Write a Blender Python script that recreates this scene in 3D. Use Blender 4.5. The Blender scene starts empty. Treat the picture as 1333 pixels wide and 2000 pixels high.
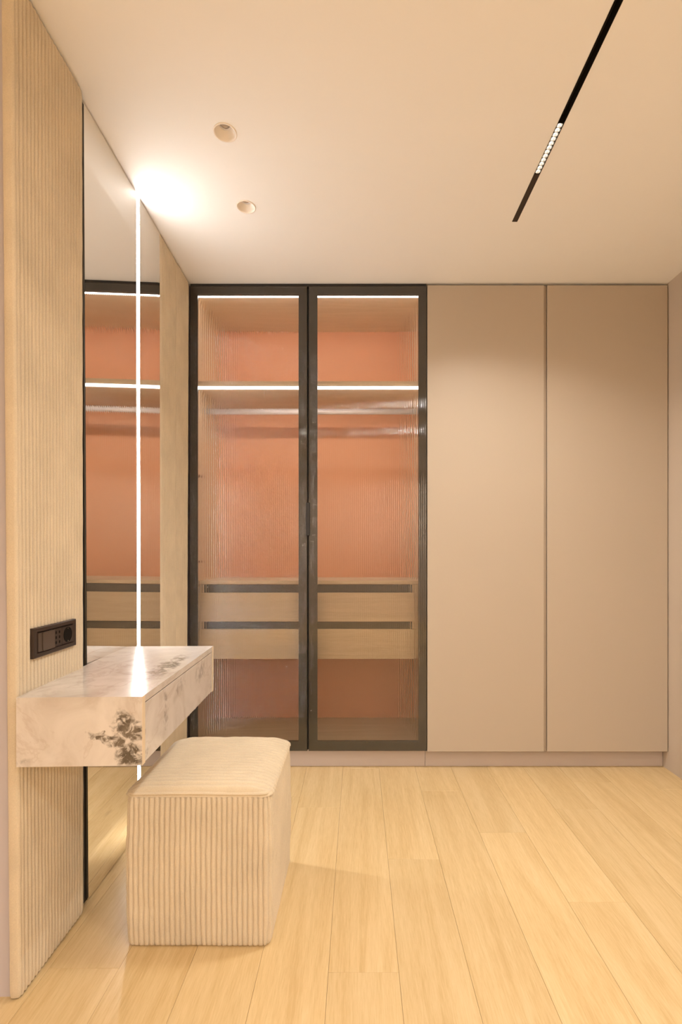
import bpy, bmesh, math, random
import numpy as np
from mathutils import Vector, Matrix
random.seed(4)
S = bpy.context.scene
COL = S.collection

# ------------------------------------------------------------------ camera, world, exposure
F_PX = 965.0                     # focal length in pixels of the 1333x2000 frame
CAM_H = 1.150                    # lens height
VPX, VPY = 700.0, 1082.0         # principal point
CEIL = 2.5934
cam_d = bpy.data.cameras.new('camera')
cam = bpy.data.objects.new('camera', cam_d); COL.objects.link(cam)
cam.location = (0, 0, CAM_H); cam.rotation_euler = (math.pi/2, 0, 0)
cam_d.sensor_fit = 'VERTICAL'; cam_d.sensor_height = 36.0
cam_d.lens = F_PX/2000*36.0
cam_d.shift_x = -(VPX-666.5)/2000; cam_d.shift_y = (VPY-1000)/2000
cam_d.clip_start = 0.01
S.camera = cam
w = bpy.data.worlds.new('world'); S.world = w; w.use_nodes = True
w.node_tree.nodes['Background'].inputs[0].default_value = (1.0, .85, .7, 1)
w.node_tree.nodes['Background'].inputs[1].default_value = 0.02
S.view_settings.view_transform = 'Standard'; S.view_settings.look = 'None'
S.view_settings.gamma = 1; S.view_settings.use_curve_mapping = False
S.view_settings.exposure = 0.09
cy = S.cycles
cy.use_denoising = True
cy.max_bounces = 12; cy.diffuse_bounces = 6; cy.glossy_bounces = 6; cy.transmission_bounces = 8
cy.sample_clamp_indirect = 6; cy.blur_glossy = 0.6
LAMP_W = 13.0                    # watts of each lit track module
LAMP_C = (1.0, .94, .85)
LED_C = (1.0, .96, .93)
LED_WALL = 68.0
LED_CAB = 54.0

# ------------------------------------------------------------------ materials
def new_mat(name):
    m = bpy.data.materials.new(name); m.use_nodes = True
    nt = m.node_tree; b = nt.nodes['Principled BSDF']
    return m, nt, b
def N(nt, t, **kw):
    n = nt.nodes.new(t)
    for k, v in kw.items(): setattr(n, k, v)
    return n
def setin(n, **kw):
    for k, v in kw.items(): n.inputs[k.replace('_', ' ')].default_value = v
def rgb(c): return (c[0], c[1], c[2], 1)
def noise_bump(nt, b, scale=200, strength=.1, dist=.002, coord='Object', detail=3, stretch=(1,1,1)):
    tc = N(nt, 'ShaderNodeTexCoord'); mp = N(nt, 'ShaderNodeMapping'); mp.inputs['Scale'].default_value = stretch
    n = N(nt, 'ShaderNodeTexNoise'); n.inputs['Scale'].default_value = scale; n.inputs['Detail'].default_value = detail
    bp = N(nt, 'ShaderNodeBump'); bp.inputs['Strength'].default_value = strength; bp.inputs['Distance'].default_value = dist
    nt.links.new(tc.outputs[coord], mp.inputs[0]); nt.links.new(mp.outputs[0], n.inputs['Vector'])
    nt.links.new(n.outputs['Fac'], bp.inputs['Height']); nt.links.new(bp.outputs[0], b.inputs['Normal'])
    return mp, n
def plain(name, c, rough=.5, metal=0, bump=0, spec=.5, **kw):
    m, nt, b = new_mat(name)
    b.inputs['Base Color'].default_value = rgb(c); b.inputs['Roughness'].default_value = rough
    b.inputs['Metallic'].default_value = metal; b.inputs['Specular IOR Level'].default_value = spec
    mp, n = noise_bump(nt, b, kw.get('scale', 180), bump, .001)
    mr = N(nt, 'ShaderNodeMapRange'); mr.inputs[3].default_value = max(0, rough-.03); mr.inputs[4].default_value = min(1, rough+.03)
    nt.links.new(n.outputs['Fac'], mr.inputs[0]); nt.links.new(mr.outputs[0], b.inputs['Roughness'])
    return m
def emit(name, c, s):
    m, nt, b = new_mat(name)
    b.inputs['Base Color'].default_value = (.8, .8, .8, 1)
    b.inputs['Emission Color'].default_value = rgb(c); b.inputs['Emission Strength'].default_value = s
    return m
def ramp(nt, pts):
    r = N(nt, 'ShaderNodeValToRGB'); e = r.color_ramp.elements
    while len(e) < len(pts): e.new(.5)
    for k, (p, c) in enumerate(pts): e[k].position = p; e[k].color = rgb(c) if len(c) == 3 else c
    return r
def wood(name, c_dark, c_mid, c_light, axis='y', rough=.45, vary=.12, scale=1.0, contrast=1.0):
    """straight-grained wood; the grain runs along the given object axis"""
    m, nt, b = new_mat(name); L = nt.links
    tc = N(nt, 'ShaderNodeTexCoord'); oi = N(nt, 'ShaderNodeObjectInfo')
    off = N(nt, 'ShaderNodeVectorMath', operation='SCALE'); 
    cmb = N(nt, 'ShaderNodeCombineXYZ'); L.new(oi.outputs['Random'], cmb.inputs[0]); L.new(oi.outputs['Random'], cmb.inputs[1]); L.new(oi.outputs['Random'], cmb.inputs[2])
    L.new(cmb.outputs[0], off.inputs[0]); off.inputs['Scale'].default_value = 37.0
    add = N(nt, 'ShaderNodeVectorMath', operation='ADD'); L.new(tc.outputs['Object'], add.inputs[0]); L.new(off.outputs[0], add.inputs[1])
    st = {'x': (.06, 1, 1), 'y': (1, .06, 1), 'z': (1, 1, .06)}[axis]
    mp = N(nt, 'ShaderNodeMapping'); mp.inputs['Scale'].default_value = [s*scale for s in st]; L.new(add.outputs[0], mp.inputs[0])
    n1 = N(nt, 'ShaderNodeTexNoise'); setin(n1, Scale=11.0, Detail=6.0, Roughness=.62, Distortion=2.2); L.new(mp.outputs[0], n1.inputs['Vector'])
    n2 = N(nt, 'ShaderNodeTexNoise'); setin(n2, Scale=260.0, Detail=4.0, Roughness=.7); L.new(mp.outputs[0], n2.inputs['Vector'])
    mx = N(nt, 'ShaderNodeMix', data_type='FLOAT'); mx.inputs[0].default_value = .45
    L.new(n1.outputs['Fac'], mx.inputs[2]); L.new(n2.outputs['Fac'], mx.inputs[3])
    lo, hi = .5-.13/contrast, .5+.13/contrast
    r = ramp(nt, [(lo, c_dark), (.5, c_mid), (hi, c_light)]); L.new(mx.outputs[0], r.inputs[0])
    # knots
    vo = N(nt, 'ShaderNodeTexVoronoi'); vo.inputs['Scale'].default_value = 3.3
    mp2 = N(nt, 'ShaderNodeMapping'); mp2.inputs['Scale'].default_value = {'x': (.35,1,1), 'y': (1,.35,1), 'z': (1,1,.35)}[axis]
    L.new(add.outputs[0], mp2.inputs[0]); L.new(mp2.outputs[0], vo.inputs['Vector'])
    kn = N(nt, 'ShaderNodeMapRange'); kn.inputs[1].default_value = .0; kn.inputs[2].default_value = .05; kn.inputs[3].default_value = .45; kn.inputs[4].default_value = 0
    L.new(vo.outputs['Distance'], kn.inputs[0])
    mk = N(nt, 'ShaderNodeMix', data_type='RGBA'); L.new(kn.outputs[0], mk.inputs[0]); L.new(r.outputs[0], mk.inputs[6]); mk.inputs[7].default_value = rgb([c*.45 for c in c_dark])
    hs = N(nt, 'ShaderNodeHueSaturation'); mv = N(nt, 'ShaderNodeMapRange'); mv.inputs[3].default_value = 1-vary/2; mv.inputs[4].default_value = 1+vary/2
    L.new(oi.outputs['Random'], mv.inputs[0]); L.new(mv.outputs[0], hs.inputs['Value']); L.new(mk.outputs[2], hs.inputs['Color'])
    L.new(hs.outputs[0], b.inputs['Base Color'])
    b.inputs['Roughness'].default_value = rough
    bp = N(nt, 'ShaderNodeBump'); bp.inputs['Strength'].default_value = .12; bp.inputs['Distance'].default_value = .0008
    L.new(n2.outputs['Fac'], bp.inputs['Height']); L.new(bp.outputs[0], b.inputs['Normal'])
    return m
def velvet(name, c):
    m, nt, b = new_mat(name); L = nt.links
    tc = N(nt, 'ShaderNodeTexCoord')
    n1 = N(nt, 'ShaderNodeTexNoise'); setin(n1, Scale=7.0, Detail=4.0); L.new(tc.outputs['Object'], n1.inputs['Vector'])
    n2 = N(nt, 'ShaderNodeTexNoise'); setin(n2, Scale=420.0, Detail=2.0); L.new(tc.outputs['Object'], n2.inputs['Vector'])
    mx = N(nt, 'ShaderNodeMix', data_type='FLOAT'); mx.inputs[0].default_value = .45; L.new(n1.outputs['Fac'], mx.inputs[2]); L.new(n2.outputs['Fac'], mx.inputs[3])
    r = ramp(nt, [(.3, [x*.86 for x in c]), (.7, [min(1, x*1.12) for x in c])]); L.new(mx.outputs[0], r.inputs[0])
    L.new(r.outputs[0], b.inputs['Base Color']); b.inputs['Roughness'].default_value = .9
    b.inputs['Sheen Weight'].default_value = .35; b.inputs['Sheen Roughness'].default_value = .4; b.inputs['Sheen Tint'].default_value = (1, .93, .82, 1)
    b.inputs['Specular IOR Level'].default_value = .15
    bp = N(nt, 'ShaderNodeBump'); bp.inputs['Strength'].default_value = .35; bp.inputs['Distance'].default_value = .0012
    L.new(n2.outputs['Fac'], bp.inputs['Height']); L.new(bp.outputs[0], b.inputs['Normal'])
    return m
def marble():
    m, nt, b = new_mat('warm white marble laminate'); L = nt.links
    tc = N(nt, 'ShaderNodeTexCoord')
    wn = N(nt, 'ShaderNodeTexNoise'); setin(wn, Scale=16.0, Detail=7.0, Roughness=.62); L.new(tc.outputs['Object'], wn.inputs['Vector'])
    sub = N(nt, 'ShaderNodeVectorMath', operation='SUBTRACT'); sub.inputs[1].default_value = (.5, .5, .5); L.new(wn.outputs['Color'], sub.inputs[0])
    sc = N(nt, 'ShaderNodeVectorMath', operation='SCALE'); sc.inputs['Scale'].default_value = .085; L.new(sub.outputs[0], sc.inputs[0])
    wp = N(nt, 'ShaderNodeVectorMath', operation='ADD'); L.new(tc.outputs['Object'], wp.inputs[0]); L.new(sc.outputs[0], wp.inputs[1])
    fine = N(nt, 'ShaderNodeTexNoise'); setin(fine, Scale=42.0, Detail=6.0, Roughness=.65, Distortion=.8); L.new(tc.outputs['Object'], fine.inputs['Vector'])
    # blots of grey mineral: centre (local x,y,z) and radii
    blots = [((.272, .0, .105), (.024, .05, .030)), ((.284, .0, .030), (.032, .05, .026)), ((.222, .0, .078), (.038, .05, .009)), ((.300, .0, .080), (.022, .05, .016)), ((.255, .0, .060), (.022, .05, .010)),
             ((.272, .0, .058), (.014, .05, .03)), ((.262, .36, .174, .62), (.030, .16, .04)), ((.31, .17, .10, .42), (.03, .020, .06)), ((.31, .52, .11, .38), (.03, .07, .03)), ((.31, .30, .12, .3), (.03, .05, .03)),
             ((.01, .0, .01, .35), (.03, .05, .02))]
    last = None
    for c, rd in blots:
        mp = N(nt, 'ShaderNodeMapping', vector_type='TEXTURE'); mp.inputs['Location'].default_value = c[:3]; mp.inputs['Scale'].default_value = rd
        L.new(wp.outputs[0], mp.inputs[0])
        ln = N(nt, 'ShaderNodeVectorMath', operation='LENGTH'); L.new(mp.outputs[0], ln.inputs[0])
        mr = N(nt, 'ShaderNodeMapRange'); mr.inputs[1].default_value = .55; mr.inputs[2].default_value = 1.5; mr.inputs[3].default_value = c[3] if len(c) > 3 else 1; mr.inputs[4].default_value = 0
        L.new(ln.outputs['Value'], mr.inputs[0])
        if last is None: last = mr
        else:
            mm = N(nt, 'ShaderNodeMath', operation='MAXIMUM'); L.new(last.outputs[0], mm.inputs[0]); L.new(mr.outputs[0], mm.inputs[1]); last = mm
    fr = N(nt, 'ShaderNodeMapRange'); fr.inputs[1].default_value = .36; fr.inputs[2].default_value = .58; L.new(fine.outputs['Fac'], fr.inputs[0])
    ml = N(nt, 'ShaderNodeMath', operation='MULTIPLY'); L.new(last.outputs[0], ml.inputs[0]); L.new(fr.outputs[0], ml.inputs[1])
    ms = N(nt, 'ShaderNodeMapRange'); ms.inputs[1].default_value = .10; ms.inputs[2].default_value = .75; L.new(ml.outputs[0], ms.inputs[0])
    # faint clouds and long veins
    cl = N(nt, 'ShaderNodeTexNoise'); setin(cl, Scale=7.0, Detail=6.0, Roughness=.6, Distortion=1.2); L.new(tc.outputs['Object'], cl.inputs['Vector'])
    base = ramp(nt, [(.3, (.52, .46, .41)), (.48, (.63, .58, .54)), (.7, (.69, .64, .60))]); L.new(cl.outputs['Fac'], base.inputs[0])
    vn = N(nt, 'ShaderNodeTexNoise', noise_type='FBM'); setin(vn, Scale=4.5, Detail=8.0, Roughness=.6, Distortion=.7)
    mpv = N(nt, 'ShaderNodeMapping'); mpv.inputs['Rotation'].default_value = (.3, .2, .6); mpv.inputs['Scale'].default_value = (1, .4, 1); L.new(tc.outputs['Object'], mpv.inputs[0]); L.new(mpv.outputs[0], vn.inputs['Vector'])
    ab = N(nt, 'ShaderNodeMath', operation='SUBTRACT'); ab.inputs[1].default_value = .5; L.new(vn.outputs['Fac'], ab.inputs[0])
    a2 = N(nt, 'ShaderNodeMath', operation='ABSOLUTE'); L.new(ab.outputs[0], a2.inputs[0])
    vr = N(nt, 'ShaderNodeMapRange'); vr.inputs[1].default_value = 0; vr.inputs[2].default_value = .018; vr.inputs[3].default_value = .30; vr.inputs[4].default_value = 0; L.new(a2.outputs[0], vr.inputs[0])
    m1 = N(nt, 'ShaderNodeMix', data_type='RGBA'); L.new(vr.outputs[0], m1.inputs[0]); L.new(base.outputs[0], m1.inputs[6]); m1.inputs[7].default_value = (.42, .33, .27, 1)
    gr = ramp(nt, [(.35, (.06, .048, .036)), (.62, (.19, .155, .12))]); L.new(wn.outputs['Fac'], gr.inputs[0])
    m2 = N(nt, 'ShaderNodeMix', data_type='RGBA'); L.new(ms.outputs[0], m2.inputs[0]); L.new(m1.outputs[2], m2.inputs[6]); L.new(gr.outputs[0], m2.inputs[7])
    L.new(m2.outputs[2], b.inputs['Base Color']); b.inputs['Roughness'].default_value = .21
    return m
def glass_mat():
    m, nt, b = new_mat('fluted bronze glass')
    setin(b, IOR=1.52, Roughness=.05); b.inputs['Transmission Weight'].default_value = 1
    b.inputs['Base Color'].default_value = (.90, .855, .81, 1)
    return m

M = {}
M['ceiling'] = plain('ceiling paint', (.87, .86, .85), .75, bump=.04, scale=90, spec=.2)
M['wall'] = plain('wall paint', (.52, .475, .50), .7, bump=.04, spec=.2)
M['wallback'] = plain('light wall paint', (.80, .71, .61), .7, bump=.04, spec=.2)
M['rightwall'] = plain('matt beige wall panel', (.55, .47, .39), .55, bump=.03, spec=.3)
M['door'] = plain('matt beige lacquer', (.44, .37, .295), .42, bump=.03, scale=400, spec=.35)
M['plinth'] = plain('taupe plinth laminate', (.46, .385, .34), .45, bump=.02)
M['profile'] = plain('bronze metal profile', (.36, .29, .22), .45, .1)
M['floor'] = plain('underlay', (.10, .06, .03), .9)
M['oak'] = wood('light oak floorboard', (.565, .395, .19), (.64, .47, .245), (.70, .53, .30), 'y', .38, .10, 1.0, 1.0)
M['beech'] = wood('pale cabinet wood', (.55, .42, .27), (.63, .49, .325), (.70, .56, .385), 'x', .5, .03, 1.3, .8)
M['orange'] = plain('terracotta back panel', (.68, .31, .16), .55, bump=.02)
M['black'] = plain('dark bronze aluminium', (.022, .019, .017), .38, .3)
M['channel'] = plain('dark brown handle channel', (.03, .021, .016), .5)
M['alu'] = plain('brushed aluminium', (.74, .72, .74), .36, .45)
M['velvet'] = velvet('cream ribbed velvet', (.62, .53, .40))
M['marble'] = marble()
M['edge'] = plain('cream laminate edge', (.72, .59, .43), .45)
M['glass'] = glass_mat()
M['mirror'] = plain('mirror silvering', (.86, .85, .82), .0, 1.0); 
M['mirror'].node_tree.nodes['Principled BSDF'].inputs['Roughness'].default_value = 0
for l in list(M['mirror'].node_tree.links):
    if l.to_node.name == 'Principled BSDF': M['mirror'].node_tree.links.remove(l)
M['dark'] = plain('black gap', (.012, .010, .009), .6)
M['mirroredge'] = plain('dark mirror edge', (.05, .035, .022), .4)
M['led_wall'] = emit('lit led diffuser', LED_C, LED_WALL)
M['led_cab'] = emit('lit cabinet led diffuser', LED_C, LED_CAB)
M['chip'] = emit('lit lens', (1, .95, .86), 5.0)
M['track'] = plain('black track', (.018, .013, .010), .38, .2)
M['trackrail'] = plain('dark grey rail', (.08, .065, .055), .3, .6)
M['cover'] = plain('dark brown track cover', (.03, .017, .010), .5)
M['silver'] = plain('silver reflector', (.80, .79, .76), .28, .8)
M['white'] = plain('white downlight plaster', (.86, .80, .73), .5)
M['bulb'] = plain('downlight lens', (.50, .42, .34), .15, .3)
M['socket'] = plain('dark bronze plastic', (.040, .026, .020), .42, spec=.3)
M['socket2'] = plain('dark bronze plastic rocker', (.075, .052, .040), .33)
M['hole'] = plain('black socket well', (.006, .005, .004), .6, spec=.1)
M['glint'] = plain('steel contact', (.7, .65, .55), .2, 1)
M['hinge'] = plain('bronze hinge cup', (.16, .08, .04), .4, .6)

# ------------------------------------------------------------------ helpers
def tag(o, label=None, cat=None, group=None, kind=None):
    if label: o['label'] = label
    if cat: o['category'] = cat
    if group: o['group'] = group
    if kind: o['kind'] = kind
    return o
def thing(name, label, cat, loc=(0, 0, 0), rotz=0, group=None):
    o = bpy.data.objects.new(name, None); COL.objects.link(o)
    o.location = loc; o.rotation_euler = (0, 0, rotz); o.empty_display_size = .1
    return tag(o, label, cat, group)
def link_mesh(name, me, mat, parent=None, loc=(0, 0, 0)):
    o = bpy.data.objects.new(name, me); COL.objects.link(o)
    if mat and not me.materials: me.materials.append(mat)
    if parent: o.parent = parent
    o.location = loc
    return o
def bm_obj(name, bm, mat, parent=None, loc=(0, 0, 0), smooth=False):
    bmesh.ops.recalc_face_normals(bm, faces=bm.faces)
    me = bpy.data.meshes.new(name); bm.to_mesh(me); bm.free()
    if smooth:
        for p in me.polygons: p.use_smooth = True
    return link_mesh(name, me, mat, parent, loc)
def box_bm(bm, x0, x1, y0, y1, z0, z1, bev=0, seg=1):
    r = bmesh.ops.create_cube(bm, size=1)
    vs = r['verts']
    for v in vs:
        v.co = Vector((x0+(v.co.x+.5)*(x1-x0), y0+(v.co.y+.5)*(y1-y0), z0+(v.co.z+.5)*(z1-z0)))
    if bev > 0:
        es = {e for v in vs for e in v.link_edges}
        bmesh.ops.bevel(bm, geom=list(es), offset=bev, segments=seg, affect='EDGES', profile=.5)
def box(name, x0, x1, y0, y1, z0, z1, mat, parent=None, bev=.001, seg=1, origin=True):
    """box given in the parent's space; its own origin at its centre so object textures follow it"""
    cx, cyy, cz = (x0+x1)/2, (y0+y1)/2, (z0+z1)/2
    bm = bmesh.new(); box_bm(bm, x0-cx, x1-cx, y0-cyy, y1-cyy, z0-cz, z1-cz, bev, seg)
    return bm_obj(name, bm, mat, parent, (cx, cyy, cz))
def cyl_bm(bm, p, r, h, axis='z', seg=24, r2=None):
    rr = bmesh.ops.create_cone(bm, cap_ends=True, segments=seg, radius1=r, radius2=r if r2 is None else r2, depth=h)
    R = {'z': Matrix(), 'x': Matrix.Rotation(math.pi/2, 4, 'Y'), 'y': Matrix.Rotation(math.pi/2, 4, 'X')}[axis]
    for v in rr['verts']: v.co = (R @ v.co)+Vector(p)
def grid_mesh(name, P, closed_u=False, smooth=True):
    """P: (nu,nv,3) array -> mesh"""
    nu, nv = P.shape[:2]
    idx = np.arange(nu*nv).reshape(nu, nv)
    a = idx if closed_u else idx[:-1]
    nx = np.roll(idx, -1, 0) if closed_u else idx[1:]
    q = np.stack([a[:, :-1], nx[:, :-1], nx[:, 1:], a[:, 1:]], -1).reshape(-1, 4)
    me = bpy.data.meshes.new(name); me.from_pydata(P.reshape(-1, 3).tolist(), [], q.tolist())
    if smooth: me.polygons.foreach_set('use_smooth', [True]*len(me.polygons))
    me.update()
    return me
def rib(s, pitch, amp):
    f = (s/pitch) % 1.0
    return amp*np.power(np.clip(1-(2*f-1)**2, 0, 1), .42)
def wob(a, b, seed=0):
    return (np.sin(a*5.1+seed)*np.sin(b*7.3+1.7*seed)+.6*np.sin(a*13.7+b*4.1+seed*2.3)+.4*np.sin(b*23.0+a*9+seed))/2

# ------------------------------------------------------------------ floor with its boards
D = 2.628                        # the wardrobe fronts
KX = D/F_PX                      # metres per pixel on the front plane
def fx(px): return (px-VPX)*KX
def fz(py): return CAM_H-(py-VPY)*KX
XR = fx(1307)
BACK = -3.08
floor = box('floor', -2.4, XR+.1, BACK-.1, 3.3, -.06, -.0125, M['floor'], None, 0)
tag(floor, 'light oak plank floor', None, None, 'structure')
PW = .194
ends = {-5: .3, -4: .8, -3: 1.372, -2: .62, -1: 1.05, 0: 2.242, 1: 1.3583, 2: 1.862, 3: 2.397, 4: .75, 5: 1.632, 6: 2.228, 7: 1.2, 8: 1.9}
k = -11
while True:
    x0 = -.082+(k-1)*PW; x1 = x0+PW
    if x0 > XR: break
    e = ends.get(k, random.uniform(-.6, .8))
    ys = sorted({round(e+j*1.29, 4) for j in range(-5, 4)})
    ys = [y for y in ys if BACK < y < 3.2]
    ys = [BACK]+ys+[3.2]
    for y0, y1 in zip(ys[:-1], ys[1:]):
        if y1-y0 < .02: continue
        xa, xb = max(x0, -2.35), min(x1, XR+.02)
        if xb-xa < .01: continue
        cx, cyy = (xa+xb)/2, (y0+y1)/2
        bm = bmesh.new(); g = .0003
        box_bm(bm, xa-cx+g, xb-cx-g, y0-cyy+g, y1-cyy-g, -.012, 0, .0005)
        bm_obj('plank', bm, M['oak'], floor, (cx, cyy, 0+.035-.035))
    k += 1
for c in floor.children: c.location = c.location-floor.location

# ------------------------------------------------------------------ ceiling with track slot and downlight holes
DL = [(-.456, 1.692), (-.466, 2.054)]; DLR = .036
TX, TW, TY0, TY1 = .680, .0115, -2.7, 2.146
bm = bmesh.new()
def quad(x0, x1, y0, y1, z=CEIL):
    bm.faces.new([bm.verts.new((x0, y0, z)), bm.verts.new((x1, y0, z)), bm.verts.new((x1, y1, z)), bm.verts.new((x0, y1, z))])
hx0, hx1 = -.53, -.39
X0, X1, Y0, Y1 = -2.4, XR+.1, BACK-.1, 3.3
quad(X0, hx0, Y0, Y1); quad(hx1, TX-TW, Y0, Y1); quad(TX+TW, X1, Y0, Y1)
quad(TX-TW, TX+TW, Y0, TY0); quad(TX-TW, TX+TW, TY1, Y1)
ya = Y0
for (dx, dy) in DL:
    y0, y1 = dy-.07, dy+.07
    quad(hx0, hx1, ya, y0); ya = y1
    pts = []; n = 48
    for i in range(n):
        a = 2*math.pi*(i+.5)/n; c, s = math.cos(a), math.sin(a); t = .07/max(abs(c), abs(s))
        pts.append(((c*t, s*t), (c*DLR, s*DLR), (c, s)))
    for i in range(n):
        (o1, i1, _), (o2, i2, _) = pts[i], pts[(i+1) % n]
        mx = (hx0+hx1)/2
        bm.faces.new([bm.verts.new((mx+o1[0], dy+o1[1], CEIL)), bm.verts.new((mx+o2[0], dy+o2[1], CEIL)), bm.verts.new((dx+i2[0], dy+i2[1], CEIL)), bm.verts.new((dx+i1[0], dy+i1[1], CEIL))])
        # corner fill where neighbours lie on different sides
        if abs(abs(o1[0])-.07) < 1e-6 and abs(abs(o1[1])-.07) > 1e-6 and abs(abs(o2[1])-.07) < 1e-6 or abs(abs(o1[1])-.07) < 1e-6 and abs(abs(o1[0])-.07) > 1e-6 and abs(abs(o2[0])-.07) < 1e-6:
            cxx = math.copysign(.07, o1[0] if abs(abs(o1[0])-.07) < 1e-6 else o2[0]); cyy = math.copysign(.07, o1[1] if abs(abs(o1[1])-.07) < 1e-6 else o2[1])
            bm.faces.new([bm.verts.new((mx+o1[0], dy+o1[1], CEIL)), bm.verts.new((mx+cxx, dy+cyy, CEIL)), bm.verts.new((mx+o2[0], dy+o2[1], CEIL))])
quad(hx0, hx1, ya, Y1)
quad(X0, X1, Y0, Y1, CEIL+.14)
bmesh.ops.remove_doubles(bm, verts=bm.verts, dist=1e-5)
for f in bm.faces:
    f.normal_update()
me = bpy.data.meshes.new('ceiling'); bm.to_mesh(me); bm.free()
tag(link_mesh('ceiling', me, M['ceiling']), 'smooth beige painted ceiling', None, None, 'structure')

# ------------------------------------------------------------------ left wall frame of reference
SL = .023
def wl(n, u, h):
    """n out of the wall, u along it from the corner towards the camera, h up"""
    t = 1-h/CEIL
    uu = u-.06*t*min(1, max(0, u)/.35)
    nn = n-(.011+.009*min(1, max(0, u)/.5))*t
    L_ = math.hypot(1, SL)
    return (-.899+SL*uu/L_+nn/L_, D-uu/L_+nn*SL/L_, h)
def wl_np(n, u, h):
    n, u, h = np.broadcast_arrays(np.asarray(n, float), np.asarray(u, float), np.asarray(h, float))
    t = 1-h/CEIL
    uu = u-.06*t*np.minimum(1, np.maximum(0, u)/.35)
    nn = n-(.011+.009*np.minimum(1, np.maximum(0, u)/.5))*t
    L_ = math.hypot(1, SL)
    return np.stack([-.899+SL*uu/L_+nn/L_, D-uu/L_+nn*SL/L_, h], -1)
def wbox(name, n0, n1, u0, u1, h0, h1, mat, parent=None, bev=.0, du0=0, du1=0, org=None):
    """box on the left wall; du = how much further the edge u0/u1 lies at the floor"""
    bm = bmesh.new(); box_bm(bm, 0, 1, 0, 1, 0, 1, 0)
    for v in bm.verts:
        n = n0+(n1-n0)*v.co.x; h = h0+(h1-h0)*v.co.z
        t = 1-h/CEIL
        u = (u0+du0*t) if v.co.y < .5 else (u1+du1*t)
        v.co = wl(n, u, h)
    if bev: bmesh.ops.bevel(bm, geom=list(bm.edges), offset=bev, segments=2, affect='EDGES')
    c = Vector(org) if org else sum((v.co for v in bm.verts), Vector())/len(bm.verts)
    for v in bm.verts: v.co -= c
    return bm_obj(name, bm, mat, parent, c)

UN = 1.417
wall_left = wbox('wall_left', -1.45, -.0095, -.6, UN-.013, 0, CEIL, M['wall'])
tag(wall_left, 'pinkish beige wall return behind the upholstered panel', None, None, 'structure')
tag(wbox('trim_1', -.0093, -.0075, -.02, 1.085, 0, CEIL, M['dark']), 'black sheet behind the mirrors standing in for the shaded gap beside them', None, None, 'structure')  # black colour stands in for the shade in the gap beside the mirror

# ribbed fabric panels
def fabric_panel(name, label, u_far, u_near, proud, wrap, seed, du_far=0, group=None):
    org = Vector(wl(0, (u_far+u_near)/2, 0))
    o = thing(name, label, 'wall panel', org, 0, group)
    pitch = .0158; R = .011
    # plan path (n,u) with outward normal
    path = []; s = 0
    W = u_near-u_far
    nseg = int(round(W/pitch)); pit = (W-2*R)/nseg if not wrap else (W-R-.012)/nseg
    back = -.0085 if wrap else -.006
    path.append((back, u_far, 0, -1, 0, 0))
    for a in np.linspace(0, math.pi/2, 5):
        path.append((proud-.005+.005*math.sin(a), u_far+.005*(1-math.cos(a)), math.sin(a), -math.cos(a), 0, 0))
    u0 = u_far+.005; u1 = u_near-(.009 if wrap else .006)
    nr = int(round((u1-u0)/pitch)); sub = 8
    for i in range(1, nr*sub):
        f = i/(nr*sub)
        path.append((proud, u0+(u1-u0)*f, 1, 0, f*nr, 1))
    rr = .009 if wrap else .005
    for a in np.linspace(0, math.pi/2, 7):
        path.append((proud-rr+rr*math.cos(a), u_near-rr+rr*math.sin(a), math.cos(a), math.sin(a), 0, 0))
    if wrap:
        for q in (.006, .012): path.append((proud-rr-q, u_near+.0015*math.sin(q*200), 0, 1, 0, 0))
    path.append((back, u_near, 0, 1, 0, 0))
    pa = np.array(path)
    nh = 90
    hs = np.concatenate([[.004, .006, .010, .018], np.linspace(.03, CEIL-.03, nh), [CEIL-.016, CEIL-.006, CEIL-.004]])
    n = pa[:, 0][:, None]+0*hs; u = pa[:, 1][:, None]+0*hs; h = hs[None]+0*n
    ribf = pa[:, 4][:, None]; isr = pa[:, 5][:, None]
    W1 = wob(np.floor(ribf)*3.1+seed, h*2.2, seed)*.0011*isr
    u = u+W1
    amp = .0085*isr*np.power(np.clip(1-(2*(ribf % 1)-1)**2, 0, 1), .5)
    amp = amp*(1+.12*wob(ribf*1.3, h*6, seed+3))
    endf = np.minimum(1, np.minimum((h-.002)/.02, (CEIL-.002-h)/.02))
    inset = (-.0072*isr+amp)*1.0-(1-np.sqrt(np.clip(endf, 0, 1)))*.006
    edge = (1-isr)*wob(u*30, h*9, seed+5)*.0008
    n = n+pa[:, 2][:, None]*(inset+edge); u = u+pa[:, 3][:, None]*(inset*(1-isr)+edge)
    t = 1-h/CEIL
    wgt = np.clip((u_near-u)/W, 0, 1); u = u+du_far*t*wgt
    P = wl_np(n, u, h)-np.array(org)
    me = grid_mesh('cover', P)
    link_mesh('fabric_cover', me, M['velvet'], o)
    b = wbox('backing_board', back, proud-.008, u_far+.003, u_near-.004, .006, CEIL-.004, M['dark'], None, 0, du0=du_far)
    b.parent = o; b.location = b.location-o.location
    return o
p1 = fabric_panel('upholstered_panel', 'widest cream ribbed velvet wall panel nearest the camera, with the black socket in it', 1.092, UN, .017, True, 1.0, du_far=.015)
p2 = fabric_panel('upholstered_panel', 'narrow cream ribbed velvet wall panel directly beside the far edge of the mirror', .200, .412, .001, False, 2.0)
p3 = fabric_panel('upholstered_panel', 'narrow cream ribbed velvet wall panel in the corner against the black glass wardrobe', .006, .195, .001, False, 3.0)

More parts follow.
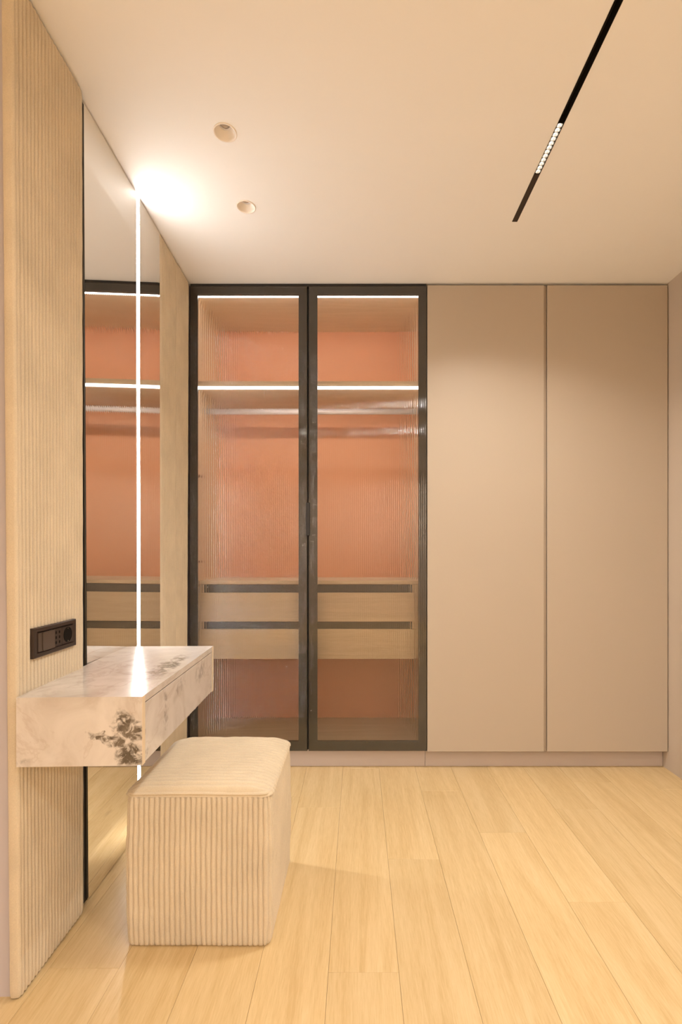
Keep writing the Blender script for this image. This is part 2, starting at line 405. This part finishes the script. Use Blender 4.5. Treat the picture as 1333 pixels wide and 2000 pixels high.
# mirrors and light strip
def mirror(label, u0, u1, du1=0, du0=0):
    o = thing('wall_mirror', label, 'mirror', wl(0, (u0+u1)/2, 0))
    g = wbox('mirror_glass', -.0045, 0, u0+.0012, u1-.0012, .004, CEIL-.006, M['mirror'], None, 0, du0, du1)
    e = wbox('mirror_edge', -.007, -.0040, u0, u1, .0025, CEIL-.0045, M['mirroredge'], None, 0, du0, du1)
    for c in (g, e): c.parent = o; c.location = c.location-o.location
    return o
UL = .646                         # middle of the light strip
mirror('wide full height wall mirror left of the vertical light strip', UL+.011, 1.056, du1=-.008)
mirror('narrow full height wall mirror right of the vertical light strip', .415, UL-.011)
o = thing('led_light_strip', 'bright white vertical light strip glowing between the two mirrors', 'light strip', wl(0, UL, 0))
a = wbox('led_channel', -.007, -.0005, UL-.0105, UL+.0105, .003, CEIL-.003, M['alu'])
b = wbox('led_diffuser', -.0005, .0022, UL-.009, UL+.009, .004, CEIL-.004, M['led_wall'])
for c in (a, b): c.parent = o; c.location = c.location-o.location

# ------------------------------------------------------------------ other walls
tag(box('wall_right', XR, XR+.1, BACK, 3.3, 0, CEIL, M['rightwall'], None, 0), 'beige right wall', None, None, 'structure')
tag(box('wall_front', -1.0, XR+.1, 3.2, 3.3, 0, CEIL, M['wallback'], None, 0), 'wall behind the wardrobes', None, None, 'structure')
tag(box('wall_back', -2.4, XR+.1, BACK-.1, BACK, 0, CEIL, M['wallback'], None, 0), 'pale wall behind the camera', None, None, 'structure')
tag(box('wall_side', -2.4, -2.3, BACK, 1.28, 0, CEIL, M['wallback'], None, 0), 'pale side wall left of the camera', None, None, 'structure')
d = thing('door_1', 'beige door flush in the right wall', None, (XR, 2.06, 0)); d['kind'] = 'structure'
box('door_casing', -.006, 0, .405, .46, 0, 2.345, M['rightwall'], d, .001)
box('door_casing', -.006, 0, -.52, .405, 2.29, 2.345, M['rightwall'], d, .001)
box('door_casing', -.006, 0, -.52, -.465, 0, 2.29, M['rightwall'], d, .001)
box('door_leaf', -.003, 0, -.465, .405, .006, 2.29, M['door'], d, .001)
bm = bmesh.new(); cyl_bm(bm, (-.03, -.40, 1.0), .009, .055, 'x'); box_bm(bm, -.065, -.05, -.41, -.28, .991, 1.009, .004, 2)
bm_obj('door_handle', bm, M['black'], d)

# ------------------------------------------------------------------ tall beige wardrobe
PZ = .0985                        # top of the plinth
DT = fz(557)                      # top of the doors
YB = 3.18
def xs(px): return fx(px)
w2 = thing('tall_wardrobe', 'tall plain beige two door wardrobe right of the glass wardrobe', 'wardrobe', (xs(835), D, 0))
ox = xs(835)
def wb2(name, x0, x1, y0, y1, z0, z1, m, bev=.001): return box(name, x0-ox, x1-ox, y0-D, y1-D, z0, z1, m, w2, bev)
wb2('door', xs(835)+.0008, xs(1063.3), D, D+.020, PZ, DT, M['door'], .0012)
wb2('door', xs(1069.6), xs(1305), D, D+.020, PZ, DT, M['door'], .0012)
wb2('handle_channel', xs(1063.3)+.0003, xs(1069.6)-.0022, D+.010, D+.016, PZ, DT-.004, M['profile'], .0)
wb2('side_panel', xs(835)+.001, xs(835)+.018, D+.022, YB, PZ, DT-.006, M['door'], 0)
wb2('side_panel', xs(1305)-.018, xs(1305), D+.022, YB, PZ, DT-.006, M['door'], 0)
wb2('top_panel', xs(835)+.019, xs(1305)-.019, D+.036, YB, DT-.024, DT-.006, M['door'], 0)
wb2('bottom_panel', xs(835)+.019, xs(1305)-.019, D+.036, YB, PZ, PZ+.018, M['door'], 0)
wb2('back_panel', xs(835)+.019, xs(1305)-.019, YB-.008, YB, PZ+.02, DT-.026, M['door'], 0)
wb2('plinth', xs(833.5), XR-.002, D+.048, D+.066, .001, PZ-.001, M['plinth'], .0006)
wb2('top_filler', xs(835), XR-.002, D+.03, D+.048, DT-.004, CEIL-.001, M['profile'], 0)

# ------------------------------------------------------------------ glass wardrobe
gx0, gx1 = xs(370.5), xs(834)
w1 = thing('glass_wardrobe', 'black framed wardrobe with two fluted glass doors and lit terracotta inside', 'wardrobe', (gx0, D, 0))
def wb1(name, x0, x1, y0, y1, z0, z1, m, bev=.001, parent=None):
    p = parent or w1
    return box(name, x0-gx0, x1-gx0, y0-D, y1-D, z0, z1, m, p, bev)
GB, GT = fz(1467), fz(559)
YI = D+.0265                       # front edge of the carcass
YBK = 3.115
st = .016
wb1('side_panel', gx0+.001, gx0+st, YI, YB, PZ, DT-.006, M['beech'], .0005)
wb1('side_panel', gx1-st, gx1-.001, YI, YB, PZ, DT-.006, M['beech'], .0005)
TOPZ = CAM_H+(VPY-575)*(YI+.01)/F_PX
wb1('top_panel', gx0+st, gx1-st, YI, YB, TOPZ, DT-.006, M['beech'], .0005)
wb1('bottom_panel', gx0+st, gx1-st, YI, YB, PZ, PZ+.020, M['beech'], .0005)
wb1('back_panel', gx0+st, gx1-st, YBK, YBK+.008, PZ+.020, TOPZ, M['orange'], 0)
def zat(py, y): return CAM_H-(py-VPY)*y/F_PX
ys_ = YI+.004
s_lo, s_hi = zat(754, ys_), zat(744.5, ys_)
xm = fx(602)*(YI+.1)/D
sh = wb1('shelf', gx0+st, gx1-st, ys_, YBK, s_lo, s_hi, M['beech'], .0008)
# led strips recessed at the front edge of the top and of the shelf
def strip(z, name='cabinet_light_strip'):
    e = thing(name, 'x', 'x'); bpy.data.objects.remove(e)
    c = wb1('led_profile', gx0+st+.002, gx1-st-.002, ys_-.0005, ys_+.017, z-.008, z, M['alu'], .0)
    q = box('led_diffuser', gx0+st+.003-gx0, gx1-st-.003-gx0, ys_+.0005-D, ys_+.0155-D, z-.0135, z-.0082, M['led_cab'], w1, .001)
    f = box('led_diffuser', gx0+st+.003-gx0, gx1-st-.003-gx0, ys_-.002-D, ys_-.0008-D, z-.0100, z-.0030, M['led_cab'], w1, .0)
    return c
strip(TOPZ); strip(s_lo)
# hanging rail, oval
bm = bmesh.new(); cyl_bm(bm, (0, 0, 0), .0165, gx1-gx0-2*st-.006, 'x', 28)
for v in bm.verts: v.co.y *= .55
RY, RZ = D+.255, zat(804, D+.255)
rail = bm_obj('hanging_rail', bm, M['alu'], w1, ((gx1-gx0)/2, RY-D, RZ), True)
for xx in (gx0+st+.004, gx1-st-.004):
    bm = bmesh.new(); cyl_bm(bm, (0, 0, 0), .025, .004, 'x', 24); box_bm(bm, -.002, .002, -.012, .012, 0, .035, .001)
    b_ = bm_obj('rail_bracket', bm, M['alu'], w1, (xx-gx0, RY-D, RZ))
# drawer block
YD = D+.092
dx0, dx1 = (388.5-VPX)*YD/F_PX, (811.5-VPX)*YD/F_PX
bx0, bx1 = gx0+st+.001, gx1-st-.001
wb1('drawer_unit_top', bx0, bx1, YD-.003, YBK-.001, zat(1141, YD), zat(1134, YD), M['beech'], .0008)
def vx(px): return (px-VPX)*YD/F_PX
for xa, xb in ((bx0+.004, vx(398)), (vx(805), bx1-.001)):
    wb1('drawer_unit_side', xa, xb, YD+.006, YBK-.002, zat(1286, YD), zat(1141.5, YD), M['beech'], .0005)
wb1('drawer_unit_partition', vx(593), vx(609), YD+.006, YBK-.002, zat(1286, YD), zat(1141.5, YD), M['beech'], .0005)
for (xa, xb) in ((vx(388.5), vx(600.2)), (vx(602), vx(811.5))):
    for (ya, yb, yc) in ((1142, 1157.5, 1213.5), (1215, 1228.5, 1286.5)):
        dr = box('drawer', 0, 0.001, 0, .001, 0, .001, M['beech'], w1, 0)
        bpy.data.objects.remove(dr)
        cx, cz = (xa+xb)/2, (zat(yb, YD)+zat(yc, YD))/2
        bm = bmesh.new(); box_bm(bm, xa-cx, xb-cx, -.008, .008, zat(yc, YD)-cz, zat(yb, YD)-cz, .0008)
        dr = bm_obj('drawer', bm, M['beech'], w1, (cx-gx0, YD+.008-.010-D+.002, cz))
        ch = box('handle_channel', max(xa, vx(398.5))-cx, min(xb, vx(804.5))-cx, .020, .026, zat(yb, YD)-.01-cz, zat(ya, YD)-cz-.001, M['channel'], dr, 0)
wb1('plinth', gx0-.003, xs(833), D+.048, D+.066, .001, PZ-.001, M['plinth'], .0006)
wb1('top_filler', gx0+.001, gx1, D+.010, YI+.02, fz(557.2), CEIL-.001, M['black'], 0)
wb1('gap_light_blocker', fx(598), fx(606.5), D+.0236, D+.0256, GB, GT, M['dark'], 0)  # black strip added behind the door gap to block the cabinet light
# hinge cups seen on the left side panel
for py in (930, 1097):
    bm = bmesh.new(); box_bm(bm, 0, .008, -.02, .02, -.006, .006, .001)
    bm_obj('hinge', bm, M['hinge'], w1, (st, .10, zat(py, D+.1)))
# fluted doors
def fluted(name, width, height, parent, loc, pitch=.011, sag=.00078, thick=.0036):
    n = int(round(width/pitch)); pitch = width/n; TS = [0, .06, .13, .22, .34, .5, .66, .78, .87, .94, 1]; seg = 10
    V = []; Fc = []; sm = []
    for i in range(n):
        b0 = len(V)
        for j in range(seg+1):
            t = TS[j]; x = (i+t)*pitch; y = sag*(.42*(2*t-1)**2+.58*(2*t-1)**4)
            V += [(x, y, 0), (x, y, height)]
        for j in range(seg):
            a = b0+2*j; Fc.append((a, a+2, a+3, a+1)); sm.append(True)
        # top and bottom caps of this reed
        c0 = len(V)
        for j in range(seg+1):
            t = TS[j]; x = (i+t)*pitch; y = sag*(.42*(2*t-1)**2+.58*(2*t-1)**4); V += [(x, y, 0), (x, y, height)]
        V += [((i+1)*pitch, thick, 0), ((i+1)*pitch, thick, height), (i*pitch, thick, 0), (i*pitch, thick, height)]
        e = c0+2*(seg+1)
        Fc.append(tuple([c0+2*j for j in range(seg, -1, -1)]+[e+2, e])); sm.append(False)
        Fc.append(tuple([c0+2*j+1 for j in range(seg+1)]+[e+1, e+3])); sm.append(False)
    b0 = len(V)
    V += [(0, thick, 0), (width, thick, 0), (width, thick, height), (0, thick, height), (0, sag, 0), (0, sag, height), (width, sag, 0), (width, sag, height)]
    Fc.append((b0+1, b0, b0+3, b0+2)); sm.append(False)
    Fc.append((b0, b0+4, b0+5, b0+3)); sm.append(False)
    Fc.append((b0+6, b0+1, b0+2, b0+7)); sm.append(False)
    me = bpy.data.meshes.new(name); me.from_pydata(V, [], Fc); me.polygons.foreach_set('use_smooth', sm); me.update()
    return link_mesh(name, me, M['glass'], parent, loc)
fwid = 17.0*KX
for (a, b, side) in ((370.8, 600.2, 'l'), (603.6, 834, 'r')):
    xa, xb = fx(a), fx(b)
    bm = bmesh.new(); y0, y1 = .0056, .0230; W, H = xb-xa, GT-GB
    ft = 15.0*KX; fb = 18.5*KX
    fl, fr = (15.0*KX, 17.0*KX) if side == 'l' else (17.0*KX, 16.5*KX)
    box_bm(bm, 0, fl, y0, y1, 0, H); box_bm(bm, W-fr, W, y0, y1, 0, H)
    box_bm(bm, fl, W-fr, y0, y1, 0, fb); box_bm(bm, fl, W-fr, y0, y1, H-ft, H)
    dr = bm_obj('door', bm, M['black'], w1, (xa-gx0, 0, GB))
    fluted('fluted_glass', W-.001, H-.001, dr, (.0005, .0010, .0005))
    # the slim lip that holds the sheet
    for (q0, q1) in ((-.0008, .0), (W, W+.0008)):
        box('frame_lip', q0, q1, .0, y1, 0, H, M['black'], dr, 0)
    if side == 'l':
        box('handle', W-.0065, W+.0158, -.007, .0003, fz(1046)-GB, fz(982)-GB, M['dark'], dr, .0015, 2)

# ------------------------------------------------------------------ floating vanity desk
DR = .032
desk = thing('vanity_desk', 'white marble patterned floating vanity desk with one drawer on the left wall', 'desk', (-.8640, 1.2370, .616), DR)
DW, DL_, DH = .319, .688, .174
tb = .018
def dbox(name, x0, x1, y0, y1, z0, z1, m=M['marble'], bev=.0007, parent=desk):
    bm = bmesh.new(); box_bm(bm, x0, x1, y0, y1, z0, z1, bev)
    if x0 < .001:                # the back edge follows the wall
        for v in bm.verts:
            if v.co.x < .02: v.co.x = x0+.010-.027*v.co.y/DL_
    return bm_obj(name, bm, m, parent)
dbox('desk_top', -.003, DW, 0, DL_, DH-tb, DH, bev=0)
dbox('end_panel', -.003, DW-.0005, 0, tb, 0, DH-tb, bev=0)
dbox('end_panel', -.003, DW-.0005, DL_-tb, DL_, 0, DH-tb, bev=0)
dbox('edge_band', DW-.0012, DW+.0002, .0005, tb, .0005, DH-.0005, M['edge'], .0)
dbox('edge_band', DW-.0012, DW+.0002, DL_-tb, DL_-.0005, .0005, DH-.0005, M['edge'], .0)
dbox('base_panel', .002, DW-.022, tb, DL_-tb, .003, .019)
dbox('back_rail', .002, .018, tb, DL_-tb, .02, DH-tb-.001, M['edge'])
dbox('drawer', DW-.0195, DW-.0015, tb+.0030, DL_-tb-.0030, .001, DH-tb-.0040)
dbox('drawer_gap_shadow_strip', DW-.024, DW-.0215, tb, DL_-tb, .02, DH-tb, M['mirroredge'], 0) if False else None

# ------------------------------------------------------------------ socket and switch on the near panel
so = thing('socket_panel', 'black three module switch and power socket plate on the ribbed panel left of the mirror', 'socket')
sN = .0185; su0, su1, sh0, sh1 = 1.1240, 1.3230, .8725, .9530
# account for the shear at that height so that the pixel position fits
t_ = 1-.91/CEIL
su0 += .06*t_-.001; su1 += .06*t_+.004
so.location = wl(sN, (su0+su1)/2, sh0)
def sbox(name, n0, n1, u0, u1, h0, h1, m, bev=.0, parent=so):
    ob = wbox(name, n0, n1, u0, u1, h0, h1, m, None, bev)
    ob.parent = parent
    off = so.location if parent is so else so.location+parent.location
    ob.location = ob.location-off
    return ob
# frame with bevelled opening
def frame_ring():
    bm = bmesh.new()
    a0, a1, b0, b1 = su0, su1, sh0, sh1
    m_ = .016; mh = .014
    rings = [(sN-.003, 0, 0), (sN+.0065, 0, 0), (sN+.0085, .002, .002), (sN+.0085, m_-.003, mh-.003), (sN+.0050, m_, mh), (sN+.0035, m_, mh)]
    vs = []
    for n, iu, ih in rings:
        vs.append([bm.verts.new(Vector(wl(n, u, h))-so.location) for u, h in ((a0+iu, b0+ih), (a1-iu, b0+ih), (a1-iu, b1-ih), (a0+iu, b1-ih))])
    for r0, r1 in zip(vs[:-1], vs[1:]):
        for i in range(4): bm.faces.new([r0[i], r0[(i+1) % 4], r1[(i+1) % 4], r1[i]])
    bm.faces.new(vs[-1])
    return bm_obj('frame', bm, M['socket'], so)
frame_ring()
iu0, iu1, ih0, ih1 = su0+.017, su1-.017, sh0+.015, sh1-.015
span = iu1-iu0
sw1 = iu1; sw0 = iu1-span*.42                 # the switch is the module nearest the camera
rk = sbox('rocker', sN+.004, sN+.0115, sw0+.001, sw0+(sw1-sw0)*.74, ih0+.001, ih1-.001, M['socket2'], .0012)
sbox('rocker', sN+.004, sN+.0092, sw0+(sw1-sw0)*.77, sw1-.001, ih0+.001, ih1-.001, M['socket2'], .001)
md = sbox('data_module', sN+.004, sN+.0080, sw0-span*.23, sw0-.001, ih0+.001, ih1-.001, M['socket'], .0006)
for iu in (.30, .72):
    for ih in (.22, .5, .78):
        uu = sw0-span*.23*iu; hh = ih0+(ih1-ih0)*ih
        sbox('port', sN+.0078, sN+.0084, uu-.0028, uu+.0028, hh-.0038, hh+.0038, M['hole'])
pm = sbox('power_socket', sN+.004, sN+.0085, iu0+.001, iu0+span*.34, ih0+.001, ih1-.001, M['socket'], .0006)
uc, hc = iu0+span*.175, (ih0+ih1)/2
bm = bmesh.new(); cc = Vector(wl(sN+.0088, uc, hc)); ring = []
for r, dn in ((.0225, 0), (.0215, .0010), (.0200, .0002)):
    ring.append([bm.verts.new(Vector(wl(sN+.0088+dn, uc+r*.98*math.cos(a), hc+r*math.sin(a)))-so.location) for a in np.linspace(0, 2*math.pi, 33)[:-1]])
for r0, r1 in zip(ring[:-1], ring[1:]):
    for i in range(32): bm.faces.new([r0[i], r0[(i+1) % 32], r1[(i+1) % 32], r1[i]])
bm.faces.new(ring[-1]); bm_obj('socket_well', bm, M['hole'], so, smooth=False)
for sg in (-1, 1): sbox('earth_contact', sN+.006, sN+.010, uc-.002, uc+.002, hc+sg*.0185-.0015, hc+sg*.0185+.0015, M['glint'])

# ------------------------------------------------------------------ ottoman
OX0, OX1, OY0, OY1, OZ = -.6785, -.2560, 1.442, 1.850, .452
ocx, ocy = (OX0+OX1)/2, (OY0+OY1)/2; hw, hd = (OX1-OX0)/2, (OY1-OY0)/2
ot = thing('ottoman', 'cube shaped cream ribbed velvet ottoman pulled up to the vanity desk', 'ottoman', (ocx, ocy, 0))
CR = .022
def rounded_path(hw, hd, r, n_side, n_c):
    pts = []
    cs = [(hw-r, -hd+r, -math.pi/2), (hw-r, hd-r, 0), (-hw+r, hd-r, math.pi/2), (-hw+r, -hd+r, math.pi)]
    for i, (cx, cy_, a0) in enumerate(cs):
        for a in np.linspace(a0, a0+math.pi/2, n_c): pts.append((cx+r*math.cos(a), cy_+r*math.sin(a), math.cos(a), math.sin(a)))
        nx = cs[(i+1) % 4]; a1 = a0+math.pi/2
        p0 = np.array(pts[-1][:2]); p1 = np.array((nx[0]+r*math.cos(nx[2]), nx[1]+r*math.sin(nx[2])))
        for t in np.linspace(0, 1, n_side+1)[1:-1]:
            p = p0+(p1-p0)*t; pts.append((p[0], p[1], math.cos(a1), math.sin(a1)))
    return np.array(pts)
pp = rounded_path(hw, hd, CR, 240, 24)
seg = np.hypot(*(np.roll(pp[:, :2], -1, 0)-pp[:, :2]).T); per = seg.sum(); s = np.concatenate([[0], np.cumsum(seg)[:-1]])
nrib = int(round(per/.0152)); pit = per/nrib
RS = 9; ns = nrib*RS
sq = np.arange(ns)/ns*per
ext = np.concatenate([s, [per]])
def itp(c): return np.interp(sq, ext, np.concatenate([pp[:, c], [pp[0, c]]]))
bx, by, nx_, ny_ = itp(0), itp(1), itp(2), itp(3); ln = np.hypot(nx_, ny_); nx_ /= ln; ny_ /= ln
ZS = .444
hs = np.concatenate([[.0, .0015, .004, .008, .014, .022], np.linspace(.035, ZS-.02, 46), [ZS-.012, ZS-.006, ZS-.002, ZS+.002]])
h = hs[None]; q = (sq/pit)[:, None]
f = q % 1.0
prof = .0072*np.power(np.clip(1-(2*f-1)**2, 0, 1), .5)*(1+.14*wob(np.floor(q)*2.7, h*11, 1))
endb = np.sqrt(np.clip(h/.016, 0, 1)*(2-np.clip(h/.016, 0, 1))); endt = np.sqrt(np.clip((ZS+.003-h)/.010, 0, 1))
bul = .006*np.sin(np.pi*np.clip(h/ZS, 0, 1))+.0014*wob(sq[:, None]*2.0, h*8, 4)
off = -.006+bul+prof*endb*endt-(1-endb)*.009-(1-endt)*.006
tang = wob(np.floor(q)*1.9, h*7, 2)*.0013
P = np.stack([bx[:, None]+nx_[:, None]*off-ny_[:, None]*tang, by[:, None]+ny_[:, None]*off+nx_[:, None]*tang, h+0*off], -1)
link_mesh('side_cover', grid_mesh('side_cover', P, True), M['velvet'], ot)
# top cushion: ribs run from side to side
nv = 21; vv = np.linspace(-1, 1, nv*9+1); uu = np.sin(np.linspace(-math.pi/2, math.pi/2, 61))
Ru = .080
def top_surface(u, v, rs):
    y = hd*v
    ed = np.clip((hd-np.abs(y))/CR, 0, 1)
    half = hw-CR*(1-np.sqrt(ed*(2-ed)))
    x = half*u
    du = np.clip((half-np.abs(x))/Ru, 0, 1); dv = np.clip((hd-np.abs(y))/(.036), 0, 1)
    eu = np.sqrt(du*(2-du)); ev = np.sqrt(dv*(2-dv))
    rise = .025*np.minimum(eu, 1)*ev
    crown = .0075*(1-u**2)*(1-v**2)
    z = ZS+rise+crown+.0018*wob(x*9, y*8, 6)*eu*ev
    return x, y, z, eu, ev
U, V_ = np.meshgrid(uu, vv)
wv = V_*hd+wob(U*2.2, V_*3, 3)*.0016
x, y, z, eu, ev = top_surface(U, V_, 0)
rf = (wv+hd)/(2*hd)*nv
rp = .0105*np.power(np.clip(1-(2*(rf % 1)-1)**2, 0, 1), .45)
z2 = z-.005+rp*(.5+.5*np.minimum(eu, 1))*np.clip(ev+.3, 0, 1)
x2 = x+np.sign(U)*rp*(1-eu)*.8-np.sign(U)*.001; 
P = np.stack([x2, y, z2], -1)
P[0, :, 1] -= .0; 
me = grid_mesh('top_cover', P); link_mesh('top_cover', me, M['velvet'], ot)
# piping along the seam
pipe_r = .0058
pm_ = rounded_path(hw-.0045, hd-.0045, CR-.003, 50, 10)
na = 10; PP = []
for i, (x_, y_, a_, b_) in enumerate(pm_):
    zz = ZS+.0045+.0012*math.sin(i*.13)
    PP.append([(x_+a_*pipe_r*math.cos(t), y_+b_*pipe_r*math.cos(t), zz+pipe_r*math.sin(t)) for t in np.linspace(0, 2*math.pi, na+1)])
link_mesh('piping', grid_mesh('piping', np.array(PP), True), M['velvet'], ot)
box('base_board', -hw+.02, hw-.02, -hd+.02, hd-.02, .001, .02, M['dark'], ot, 0)

# ------------------------------------------------------------------ ceiling track and its lamps
tr = thing('ceiling_track', 'long slim black recessed track running along the ceiling', 'light track', (TX, (TY0+TY1)/2, CEIL))
yc = (TY0+TY1)/2
bm = bmesh.new(); w_ = TW
box_bm(bm, -w_, w_, TY0-yc, TY1-yc, .050, .052)
box_bm(bm, -w_, -w_+.0012, TY0-yc, TY1-yc, -.0006, .05); box_bm(bm, w_-.0012, w_, TY0-yc, TY1-yc, -.0006, .05)
box_bm(bm, -w_, w_, TY0-yc, TY0-yc+.0012, -.0006, .05); box_bm(bm, -w_, w_, TY1-yc-.0012, TY1-yc, -.0006, .05)
bm_obj('channel', bm, M['track'], tr)
for sx in (-1, 1):
    box('conductor_rail', sx*(w_-.004)-.0018, sx*(w_-.004)+.0018, TY0-yc+.01, TY1-yc-.01, .030, .036, M['trackrail'], tr, .0003)
box('cover_strip', -w_+.0014, w_-.0014, 1.879-yc, TY1-yc-.0014, .0006, .0026, M['cover'], tr, .0002)
# one lens cup mesh shared by all
def cup_mesh():
    bm = bmesh.new(); rings = []
    for (hwx, hwy, zz) in ((.0092, .0086, 0), (.0078, .0072, .006), (.0048, .0044, .0115)):
        rings.append([bm.verts.new((a*hwx, b*hwy, zz)) for a, b in ((-.5, -1), (.5, -1), (1, -.5), (1, .5), (.5, 1), (-.5, 1), (-1, .5), (-1, -.5))])
    for r0, r1 in zip(rings[:-1], rings[1:]):
        for i in range(8): bm.faces.new([r0[i], r0[(i+1) % 8], r1[(i+1) % 8], r1[i]])
    bm.faces.new(rings[-1])
    me = bpy.data.meshes.new('reflector_cup'); bm.to_mesh(me); bm.free(); me.materials.append(M['silver'])
    return me
CUP = cup_mesh()
def chip_mesh():
    bm = bmesh.new(); bmesh.ops.create_uvsphere(bm, u_segments=10, v_segments=6, radius=.0046)
    for v in bm.verts: v.co.z *= .8
    me = bpy.data.meshes.new('lens'); bm.to_mesh(me); bm.free(); me.materials.append(M['chip'])
    for p in me.polygons: p.use_smooth = True
    return me
CHIP = chip_mesh()
def module(y0, y1, label, cups=True, watts=LAMP_W, spread=130):
    o = thing('track_spotlight', label, 'spotlight', (TX, (y0+y1)/2, CEIL))
    L_ = (y1-y0)/2
    bm = bmesh.new(); wi = TW-.0016
    box_bm(bm, -wi, wi, -L_, L_, .014, .028)
    box_bm(bm, -wi, -wi+.0008, -L_, L_, .0004, .014); box_bm(bm, wi-.0008, wi, -L_, L_, .0004, .014)
    box_bm(bm, -wi, wi, -L_, -L_+.001, .0004, .014); box_bm(bm, -wi, wi, L_-.001, L_, .0004, .014)
    bm_obj('housing', bm, M['track'], o)
    n = 12; stp = (2*L_-.003)/n
    for i in range(n):
        yy = -L_+.0015+(i+.5)*stp
        c = bpy.data.objects.new('reflector_cup', CUP); COL.objects.link(c); c.parent = o; c.location = (0, yy, .0012)
        l = bpy.data.objects.new('lens', CHIP); COL.objects.link(l); l.parent = c; l.location = (0, 0, .0100)
    ld = bpy.data.lights.new('spot_beam', 'AREA'); ld.shape = 'RECTANGLE'; ld.size = .016; ld.size_y = 2*L_-.01
    ld.energy = watts; ld.color = LAMP_C; ld.spread = math.radians(spread)
    lo = bpy.data.objects.new('spot_beam', ld); COL.objects.link(lo); lo.parent = o; lo.location = (0, 0, -.001)
    return o
module(1.656, 1.877, 'lit twelve cell spotlight clipped in the black ceiling track', watts=14, spread=132)
module(.42, .64, 'lit twelve cell spotlight in the track above the camera', watts=12, spread=168)
module(-.64, -.42, 'lit twelve cell spotlight in the track just behind the camera', watts=20, spread=172)
module(-2.66, -2.44, 'unseen twelve cell spotlight added at the back end of the track as fill light', watts=88, spread=150)  # added out of view to wash the back wall and fill upright surfaces

# ------------------------------------------------------------------ downlights
for i, (dx, dy) in enumerate(DL):
    o = thing('recessed_downlight', ['white round recessed downlight farther from the wardrobe', 'white round recessed downlight nearer the wardrobe'][i], 'downlight', (dx, dy, CEIL), 0, 'recessed downlights in the ceiling')
    def lathe(prof, name, m, seg=48):
        P = np.array([[(r*math.cos(a), r*math.sin(a), zz) for (r, zz) in prof] for a in np.linspace(0, 2*math.pi, seg+1)[:-1]])
        return link_mesh(name, grid_mesh(name, P, True), m, o)
    lathe([(.0395, .0003), (.0400, -.0022), (.0375, -.0030), (.0350, -.0022), (.0335, .003), (.0290, .011), (.0225, .021), (.0195, .025), (.0195, .032)], 'trim_cone', M['white'])
    lathe([(.0195, .026), (.0180, .023), (.0165, .0235), (.0160, .028)], 'lens_ring', M['alu'])
    lathe([(.0162, .029), (.0130, .026), (.0070, .024), (.0001, .0235)], 'lens', M['bulb'])
